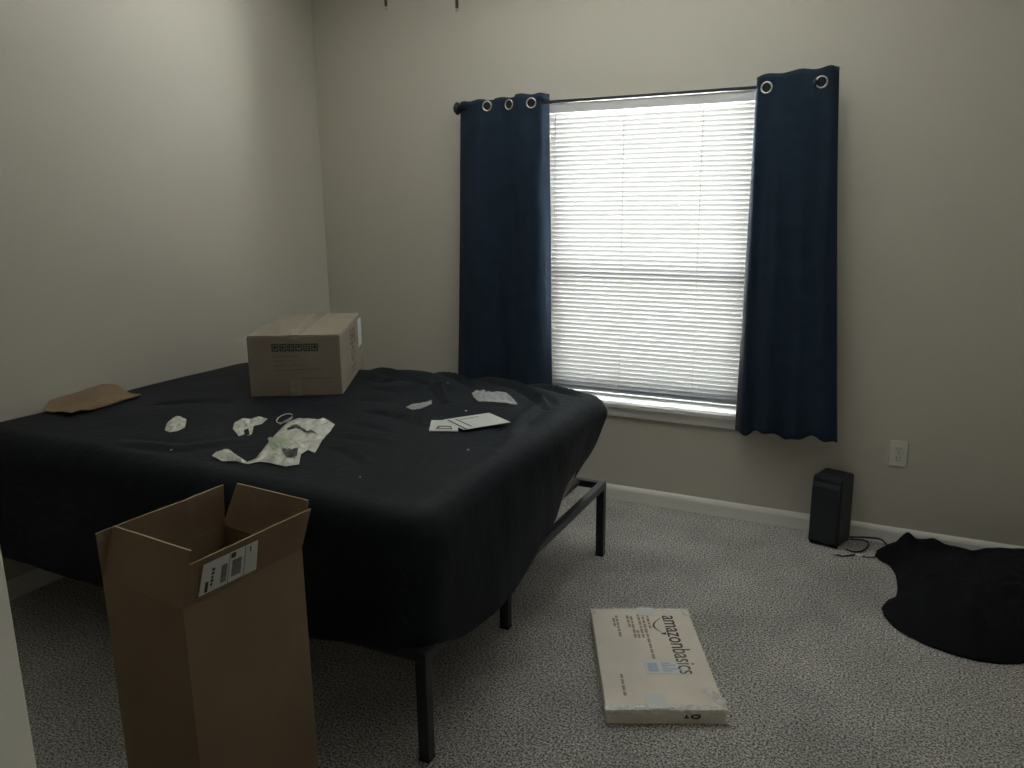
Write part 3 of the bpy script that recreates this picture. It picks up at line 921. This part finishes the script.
def patch(poly, step, zf, smooth=False):
    """triangulated sheet that fills an outline, lifted to zf(x, y, distance to rim)"""
    pts = []; n_ = len(poly)
    for i in range(n_):
        a, b_ = Vector(poly[i]), Vector(poly[(i + 1) % n_]); k = max(1, int((b_ - a).length / step))
        for j in range(k): pts.append(a.lerp(b_, j / k))
    nb = len(pts); edges = [(i, (i + 1) % nb) for i in range(nb)]
    xs = [p.x for p in pts]; ys = [p.y for p in pts]; rnd_ = random.Random(1)
    x = min(xs)
    while x < max(xs):
        y = min(ys)
        while y < max(ys):
            p = Vector((x + rnd_.uniform(-.3, .3) * step, y + rnd_.uniform(-.3, .3) * step))
            if inside(p, poly) and dist_edge(p, poly) > step * .45: pts.append(p)
            y += step
        x += step
    vs, es, fs, *_ = geometry.delaunay_2d_cdt(pts, edges, [], 1, 1e-6)
    bm = bmesh.new(); V_ = [bm.verts.new((v.x, v.y, zf(v.x, v.y, dist_edge(v, poly)))) for v in vs]
    for f in fs:
        c = sum((vs[i] for i in f), Vector((0, 0))) / len(f)
        if inside(c, poly):
            try: bm.faces.new([V_[i] for i in f]).smooth = smooth
            except ValueError: pass
    bmesh.ops.recalc_face_normals(bm, faces=bm.faces)
    return bm


def bedpoly(pts): return [tuple(onz(px, py, .755).xy) for px, py in pts]


def crumple(amp, freq, seed, base=.003, rise=.02):
    def f(x, y, d):
        nn = noise.noise(Vector((x * freq, y * freq, seed))); n2_ = noise.noise(Vector((x * freq * 2.3, y * freq * 2.3, seed + 7)))
        k = min(1, d / rise)
        return topz(x, y) + base + (amp * (abs(nn) * 1.3 + abs(n2_) * .6)) * (.08 + .92 * k)
    return f


def film(name, label, cat, pts, m_, amp, freq, seed, step=.012, thick=.0008, parent=None, smooth=False, base=.003):
    bm = patch(bedpoly(pts), step, crumple(amp, freq, seed, base), smooth); o = obj(name, bm, m_, parent, fix=False)
    md = o.modifiers.new('t', 'SOLIDIFY'); md.thickness = thick; md.offset = 1
    if parent is None: tag(o, label, cat)
    return o


film('plastic_scrap', 'small crumpled white scrap on the bed, leftmost of the loose litter', 'plastic scrap',
     [(165, 431), (167, 425), (173, 420), (181, 419), (187, 422), (185, 429), (178, 432), (170, 433)], M['bag'], .015, 34, 3, .007)
film('crumpled_wrapper', 'small twisted whitish wrapper on the bed between scrap and big plastic mailer', 'wrapper',
     [(233, 431), (235, 425), (243, 421), (252, 422), (260, 420), (268, 422), (262, 427), (254, 429), (252, 436), (247, 437), (250, 437), (248.5, 431), (244, 432.5), (244.5, 436), (239, 437.5)], M['bag'], .015, 34, 9, .007)
mail = film('plastic_mailer', 'large torn pale plastic mailing bag crumpled in the middle of the bed', 'plastic bag',
            [(212, 455), (216, 451), (228, 449), (240, 457), (247, 461), (256, 458), (266, 447), (277, 436), (289, 425), (300, 421), (312, 423), (328, 423), (335, 428), (331, 434),
             (322, 443), (315, 454), (308, 451), (301, 455), (299, 464), (285, 466), (272, 463), (259, 461), (248, 463), (236, 460), (222, 460)], M['bag'], .024, 13, 21, .012, smooth=False)
bm = patch(bedpoly([(268, 446), (280, 440), (289, 443), (284, 450), (272, 452)]), .01, lambda x, y, d: crumple(.024, 13, 21)(x, y, .02) + .003); o = obj('green_print', bm, M['baggreen'], mail); 
bm = patch(bedpoly([(287, 433), (300, 434), (312, 438), (319, 442), (312, 439.5), (298, 436), (288, 435)]), .01, lambda x, y, d: crumple(.024, 13, 21)(x, y, .02) + .004); obj('dark_print', bm, M['paperdark'], mail)
bm = patch(bedpoly([(282, 454), (290, 451), (299, 454), (297, 459), (287, 459)]), .01, lambda x, y, d: crumple(.024, 13, 21)(x, y, .02) + .004); obj('dark_print', bm, M['paperdark'], mail)
bm = bmesh.new(); cpt = onz(285, 424, .76); rp_ = [(cpt.x + .028 * math.cos(t_ * 2 * PI / 14 + 1), cpt.y + .030 * math.sin(t_ * 2 * PI / 14 + 1), topz(cpt.x, cpt.y) + .004 + .013 + .010 * math.sin(t_ * 2 * PI / 14 + 1)) for t_ in range(14)]
add_tube(bm, rp_ + [(cpt.x + .018, cpt.y - .045, topz(cpt.x, cpt.y) + .008)], .0022, 6); o = obj('loop_strip', bm, M['bag'], mail)
film('film_wrapper', 'small clear film wrapper on the bed, nearer the carton than the clear bag', 'wrapper',
     [(406, 410), (412, 407), (421, 406), (427, 405), (432, 403), (432, 407), (427, 409), (422, 411), (412, 412.5)], M['film'], .014, 30, 31, .008)
film('clear_plastic_bag', 'clear crinkled plastic bag at the far edge of the bed, above the paper leaflet', 'plastic bag',
     [(472, 396), (476, 394.5), (486, 394.5), (491, 397), (496, 394.5), (506, 395), (512, 400), (518, 407), (508, 406.5), (498, 405.5), (489, 405), (479, 405), (474, 401)], M['film'], .020, 26, 41, .009)
# papers
zp = topz(-1.45, 2.42) + .004
pf = thing('paper_leaflet', 'long folded white paper leaflet lying on the bed beside a small card', 'paper', onz(470, 422, zp))


def lift(pts, z): return [onz(px, py, z) for px, py in pts]


def slab(name, pts, z, th, m_, parent, label=None):
    bm = bmesh.new(); top_ = [bm.verts.new(p + Vector((0, 0, th))) for p in lift(pts, z)]; bo = [bm.verts.new(p) for p in lift(pts, z)]; k = len(pts)
    bm.faces.new(top_); bm.faces.new(bo[::-1])
    for i in range(k): bm.faces.new((top_[i], bo[i], bo[(i + 1) % k], top_[(i + 1) % k]))
    o = obj(name, bm, m_, parent)
    if label: o['label'] = label
    return o


slab('sheet_of_paper', [(443.5, 420), (489, 413), (510.5, 422.3), (464, 430)], zp + .003, .0012, M['paper'], pf)
slab('fold_line', [(447, 420.2), (449, 419.9), (467.5, 429), (465.5, 429.4)], zp + .0044, .0003, M['paperdark'], pf)
slab('fold_line', [(454.5, 419.2), (456, 418.9), (472.5, 426.2), (470.5, 426.4)], zp + .0044, .0003, M['paperdark'], pf)
slab('printed_line', [(459, 419.5), (478, 416.2), (479, 416.7), (460, 420)], zp + .0044, .0003, M['inkdim'], pf)
cd = thing('instruction_card', 'small white card with a grey panel on the bed, half under the paper leaflet', 'card', onz(443, 428, zp))
slab('card', [(429, 432), (431.5, 421.5), (452, 421.5), (458, 427.5), (458, 432)], zp - .0025, .005, M['paper'], cd)
slab('grey_panel', [(435.5, 429), (438, 425.8), (451, 426), (452.5, 429.5)], zp + .0026, .0004, M['paperdark'], cd)
slab('grey_panel_stripe', [(439, 428), (440, 427), (450, 427.2), (450.5, 428.2)], zp + .0031, .0003, M['paper'], cd)
# the torn card against the wall
kp = [(43.5, 411), (52, 404), (66, 399), (84, 395), (104, 391), (118, 390.5), (128, 392.5), (142, 397), (124, 402), (108, 407), (90, 412), (80, 413), (72, 416.5), (60, 413)]


def kz(x, y, d):
    return topz(x, y) + .006 + .018 * max(0, noise.noise(Vector((x * 6, y * 6, 3)))) + .02 * sstep(-2.98, -3.12, x)


poly = [(max(x, -3.135), y) for x, y in bedpoly(kp)]
bm = patch(poly, .02, kz); o = obj('torn_cardboard', bm, M['kraft'], fix=False); md = o.modifiers.new('t', 'SOLIDIFY'); md.thickness = .003; md.offset = 1
tag(o, 'torn piece of brown cardboard lying on the bed against the left wall', 'cardboard')
fl_ = patch([(max(x, -3.13), y) for x, y in bedpoly([(88, 409), (92, 404), (104, 399), (122, 397), (141, 397), (122, 402), (106, 407)])], .015, lambda x, y, d: kz(x, y, d) + .0045 + .012 * min(1, d / .03))
f2 = obj('folded_flap', fl_, M['kraft_in'], o, fix=False); md = f2.modifiers.new('t', 'SOLIDIFY'); md.thickness = .002
# specks of white lint
sp = [(171, 447.5, .004), (466, 413, .005), (448, 385, .003), (468, 451, .005), (360, 475, .003)]
s0 = None
for i, (px, py, r_) in enumerate(sp):
    c = onz(px, py, .757); c.z = topz(c.x, c.y)
    if s0 is None:
        bm = bmesh.new(); bmesh.ops.create_icosphere(bm, subdivisions=2, radius=r_)
        for v in bm.verts: v.co *= 1 + .5 * noise.noise(v.co * 400 + Vector((i, 0, 0))); v.co.z *= .5
        bmesh.ops.translate(bm, verts=bm.verts, vec=c + Vector((0, 0, r_ * .4)))
        o = obj('foam_crumb', bm, M['paper'])
        tag(o, ('tiny white crumb on the bed just below the leftmost scrap', 'tiny white crumb on the bed just above the paper leaflet', 'tiny white crumb on the bed between film wrapper and far edge',
                'tiny white crumb on the bed below the paper leaflet', 'tiny white crumb on the bed below the big plastic mailer')[i], 'crumb', 'white crumbs on the black sheet')

# ------------------------------------------------------------------ speaker by the window wall
sF, sL = onz(837, 550), onz(807, 541.5)
ex = (sL - sF); ey = Vector((-ex.y, ex.x, 0)); 
if ey.y < 0: ey = -ey
SW = ex.length; SD = .150; SH = .325
T3 = frame2(sF, ex, ey)
c3 = T3 @ Vector((SW / 2, SD / 2, 0))
spk = thing('subwoofer', 'small black upright speaker box on the carpet against the wall, below the outlet', 'speaker', (c3.x, c3.y, 0))
bm = bmesh.new(); vs = add_box(bm, 0, SW, 0, SD, .005, SH)
for v in bm.verts:
    if v.co.z > .2:
        v.co.x = SW / 2 + (v.co.x - SW / 2) * .97; v.co.y = SD / 2 + (v.co.y - SD / 2) * .97
for v in bm.verts: v.co = T3 @ v.co
obj('cabinet', bm, M['plastic'], spk, bevel=.010)
bm = bmesh.new()   # recessed-looking face with a slanted lip near the top
prof = [(-.001, .016), (-.009, .022), (-.011, .150), (-.010, .278), (-.007, .286), (-.0005, .298), (.004, .298), (.004, .016)]
va = [bm.verts.new(T3 @ Vector((.008, y, z_))) for y, z_ in prof]; vb = [bm.verts.new(T3 @ Vector((SW - .008, y, z_))) for y, z_ in prof]
for i in range(len(prof)): bm.faces.new((va[i], va[(i + 1) % len(prof)], vb[(i + 1) % len(prof)], vb[i]))
bm.faces.new(va[::-1]); bm.faces.new(vb); obj('front_grille', bm, M['plasticf'], spk, bevel=.002)
for u, v in ((.012, .015), (SW - .012, .015), (.012, SD - .015), (SW - .012, SD - .015)):
    bm = bmesh.new(); p = T3 @ Vector((u, v, 0)); add_tube(bm, [p, p + Vector((0, 0, .008))], .008, 12); obj('foot', bm, M['plastic'], spk)


def cable(name, label, pts, r, parent=None, extra=None):
    P_ = [onz(px, py, z_) for px, py, z_ in pts]; P_ = catmull(P_, 60); bm = bmesh.new(); add_tube(bm, P_, r, 8); o = obj(name, bm, M['cord'], parent)
    if parent is None: tag(o, label, 'cable')
    return o


cable('power_cord', 'thick black cord running from the speaker along the baseboard into the dark blanket', [(850, 537, .05), (860, 537.2, .045), (872, 537.8, .04), (881, 539.5, .035), (886, 544, .025), (889, 549, .02), (893, 554, .02)], .0042)
cable('speaker_cable', 'looped black cable on the carpet beside the speaker foot', [(846, 549, .006), (853, 551.5, .006), (861, 551, .006), (867.5, 547, .006), (868, 542.5, .014), (862, 540, .03), (850, 539, .04)], .0035)
ac = cable('audio_cable', 'thin cable with bright metal plug lying on the carpet in front of the speaker', [(836, 554.5, .006), (842, 556, .005), (849, 555.5, .005), (857, 554.5, .005), (866, 557, .005), (880, 557.5, .01)], .0030)
bm = bmesh.new(); a, b_ = onz(831, 553.3, .006), onz(836.5, 554.6, .006); add_tube(bm, [a, a.lerp(b_, .4), a.lerp(b_, .41), b_], [.003, .003, .006, .006], 10); o = obj('plug', bm, M['plug'], ac); o['label'] = 'bright metal plug'
bm = bmesh.new(); a, b_ = onz(855, 554.7, .006), onz(862, 556, .006); add_tube(bm, [a, b_], .005, 10); o = obj('connector', bm, M['outlet'], ac); o['label'] = 'pale connector'

# ------------------------------------------------------------------ black blanket heaped on the floor
hp = [onz(px, py, 0).xy for px, py in ((876, 551), (874, 557), (880, 562), (889, 566), (895, 576), (897, 590), (895, 598), (887, 601), (880.5, 609), (884, 618), (893, 628), (905, 636), (925, 646), (950, 655), (975, 662), (1000, 665.5), (1040, 664))]
hp += [Vector((.75, 2.98)), Vector((.98, 3.12)), Vector((1.10, 3.35)), Vector((1.05, 3.62)), Vector((.85, 3.76)), Vector((.55, 3.79)), Vector((.30, 3.79)), Vector((.08, 3.785)), Vector((.03, 3.74))]
hp = [tuple(p) for p in hp]


def heap_z(x, y, d):
    k = 1 - math.exp(-(d / .085) ** 1.2)
    base = .12 + .045 * sstep(.1, .5, x) * sstep(3.0, 3.3, y)
    base -= .05*math.exp(-((x - .30) / .10) ** 2) * sstep(3.3,3.6,y)
    base += .075 * math.exp(-(((x - .07) / .035) ** 2 + ((y - 3.63) / .06) ** 2)) + .03 * math.exp(-(((x - .18) / .06) ** 2 + ((y - 3.6) / .08) ** 2))
    f = noise.noise(Vector((x * 5.0 + 3, y * 8.0, 2))) * .035 + abs(noise.noise(Vector((x * 9 + 1, y * 13, 5)))) * .05 + noise.noise(Vector((x * 26, y * 26, 8))) * .006
    left = 1 - .30 * sstep(.25, 0, x) * (1 - sstep(3.35, 3.6, y))
    return max(.004, (base * left + f * .9) * k + .006)


bm = patch(hp, .016, heap_z, True)
# close it underneath so that it is a solid heap
o = obj('blanket', bm, M['heap'], fix=False); md = o.modifiers.new('t', 'SOLIDIFY'); md.thickness = .004; md.offset = -1
md = o.modifiers.new('s', 'SUBSURF'); md.levels = 1; md.render_levels = 1
tag(o, 'black blanket heaped on the carpet by the wall at the right edge', 'blanket')

# ------------------------------------------------------------------ wall outlet
oc1 = ony(898.5, 453.5, WY); ou = thing('wall_outlet', 'white double wall outlet low on the window wall, above the black speaker', 'outlet', (oc1.x, WY, oc1.z))
OW, OH = .037, .060
box('cover_plate', (oc1.x - OW, oc1.x + OW, WY - .006, WY, oc1.z - OH, oc1.z + OH), M['outlet'], ou, bevel=.003)
for s in (1, -1):
    cz = oc1.z + s * .021
    rc = box('receptacle', (oc1.x - .017, oc1.x + .017, WY - .0085, WY - .006, cz - .0155, cz + .0155), M['outlet'], ou, bevel=.003)
    for dx, hh in ((-.0065, .006), (.0065, .0045)):
        box('slot', (oc1.x + dx - .0012, oc1.x + dx + .0012, WY - .0092, WY - .0084, cz - hh + .003, cz + hh + .003), M['slot'], rc)
    bm = bmesh.new(); add_tube(bm, [(oc1.x, WY - .0084, cz - .009), (oc1.x, WY - .0092, cz - .009)], .0026, 10); obj('ground_hole', bm, M['slot'], rc)
bm = bmesh.new(); add_tube(bm, [(oc1.x, WY - .006, oc1.z), (oc1.x, WY - .0075, oc1.z)], .003, 10); obj('screw', bm, M['metal'], ou)

# ------------------------------------------------------------------ ceiling fan (only its pull chains hang into view)
a1, a2 = ony(386, 7, 1.7), ony(457, 9, 1.7); fc = (a1 + a2) / 2
fan = thing('ceiling_fan', 'ceiling fan of which two pull chain ends dangle at the top of the picture', 'ceiling fan', (fc.x, 1.7, CEIL))
bm = bmesh.new(); add_lathe(bm, [(0, 0), (.065, 0), (.06, -.035), (.02, -.055), (0, -.055)], (fc.x, 1.7, CEIL)); obj('canopy', bm, M['fanm'], fan)
bm = bmesh.new(); add_tube(bm, [(fc.x, 1.7, CEIL - .05), (fc.x, 1.7, 2.52)], .011, 12); obj('downrod', bm, M['fanm'], fan)
bm = bmesh.new(); add_lathe(bm, [(0, .07), (.06, .07), (.12, .04), (.13, 0), (.11, -.05), (.06, -.07), (0, -.07)], (fc.x, 1.7, 2.46)); obj('motor_housing', bm, M['fanm'], fan)
bm = bmesh.new(); add_lathe(bm, [(0, .0), (.085, .0), (.085, -.03), (.12, -.045), (.115, -.08), (.07, -.12), (0, -.135)], (fc.x, 1.7, 2.39)); obj('light_bowl', bm, M['glassw'], fan)
for k in range(5):
    th = 2 * PI * k / 5 + .3; Tm = Matrix.Translation((fc.x, 1.7, 2.475)) @ Matrix.Rotation(th, 4, 'Z') @ Matrix.Rotation(.2, 4, 'X')
    bm = bmesh.new(); add_box(bm, .19, .64, -.062, .062, -.003, .003, mtx=Tm); bl = obj('blade', bm, M['blade'], fan, bevel=.002)
    bm = bmesh.new(); add_box(bm, .10, .23, -.02, .02, -.007, -.003, mtx=Tm); obj('blade_arm', bm, M['fanm'], bl)
for a in (a1, a2):
    bm = bmesh.new(); sx = fc.x + (a.x - fc.x) * .95; add_tube(bm, [(sx, 1.7, 2.385), (a.x, 1.7, a.z + .022)], .0014, 6)
    ch = obj('pull_chain', bm, M['fanm'], fan)
    bm = bmesh.new(); add_lathe(bm, [(0, .026), (.0035, .024), (.0035, .004), (.0028, .0), (0, -.0)], (a.x, 1.7, a.z), 12); obj('chain_fob', bm, M['inkbrown'], ch)
    bm = bmesh.new(); add_lathe(bm, [(0, .003), (.003, .001), (.0036, -.002), (.003, -.005), (0, -.006)], (a.x, 1.7, a.z), 12); obj('metal_tip', bm, M['plug'], ch)

# ------------------------------------------------------------------ light
wd = bpy.data.worlds.new('sky'); sc.world = wd; wd.use_nodes = True; nt = wd.node_tree
bg = nt.nodes['Background']; tc = nt.nodes.new('ShaderNodeTexCoord'); sp_ = nt.nodes.new('ShaderNodeSeparateXYZ')
nt.links.new(tc.outputs['Generated'], sp_.inputs[0])
# hazy sky above the horizon, added ground glow below it brightens ceiling and upper walls
rp = nt.nodes.new('ShaderNodeMapRange'); rp.inputs[1].default_value = -.03; rp.inputs[2].default_value = .03
nt.links.new(sp_.outputs[2], rp.inputs[0])
mx = nt.nodes.new('ShaderNodeMix'); mx.data_type = 'RGBA'; mx.inputs[6].default_value = (129, 130.5, 129, 1); mx.inputs[7].default_value = (24, 26.5, 29.5, 1)
nt.links.new(rp.outputs[0], mx.inputs[0]); nt.links.new(mx.outputs[2], bg.inputs['Color']); bg.inputs['Strength'].default_value = 1.0
# daylight portal at the window opening
ld = bpy.data.lights.new('window_daylight_portal', 'AREA'); ld.shape = 'RECTANGLE'; ld.size = OX1 - OX0 + .1; ld.size_y = OZ1 - OZ0 + .1
lo = bpy.data.objects.new('window_daylight_portal', ld); C.objects.link(lo); lo.location = ((OX0 + OX1) / 2, WY + .17, (OZ0 + OZ1) / 2); lo.rotation_euler = (-PI / 2, 0, 0)
ld.cycles.is_portal = True

# ------------------------------------------------------------------ camera
cd_ = bpy.data.cameras.new('camera'); cd_.sensor_width = 36; cd_.lens = 36 * FPX / 1024; cd_.clip_start = .02
co = bpy.data.objects.new('camera', cd_); C.objects.link(co)
m4 = Matrix(((RX[0], -RX[1], -RX[2], CAM.x), (RY[0], -RY[1], -RY[2], CAM.y), (RZ[0], -RZ[1], -RZ[2], CAM.z), (0, 0, 0, 1)))
co.matrix_world = m4; sc.camera = co

sc.view_settings.view_transform = 'Standard'; sc.view_settings.look = 'None'; sc.view_settings.gamma = 1; sc.view_settings.use_curve_mapping = False
sc.view_settings.exposure = 0.0
sc.cycles.max_bounces = 10; sc.cycles.diffuse_bounces = 6; sc.cycles.transparent_max_bounces = 24; sc.cycles.sample_clamp_indirect = 0
sc.cycles.use_denoising = True; sc.cycles.use_guiding = True
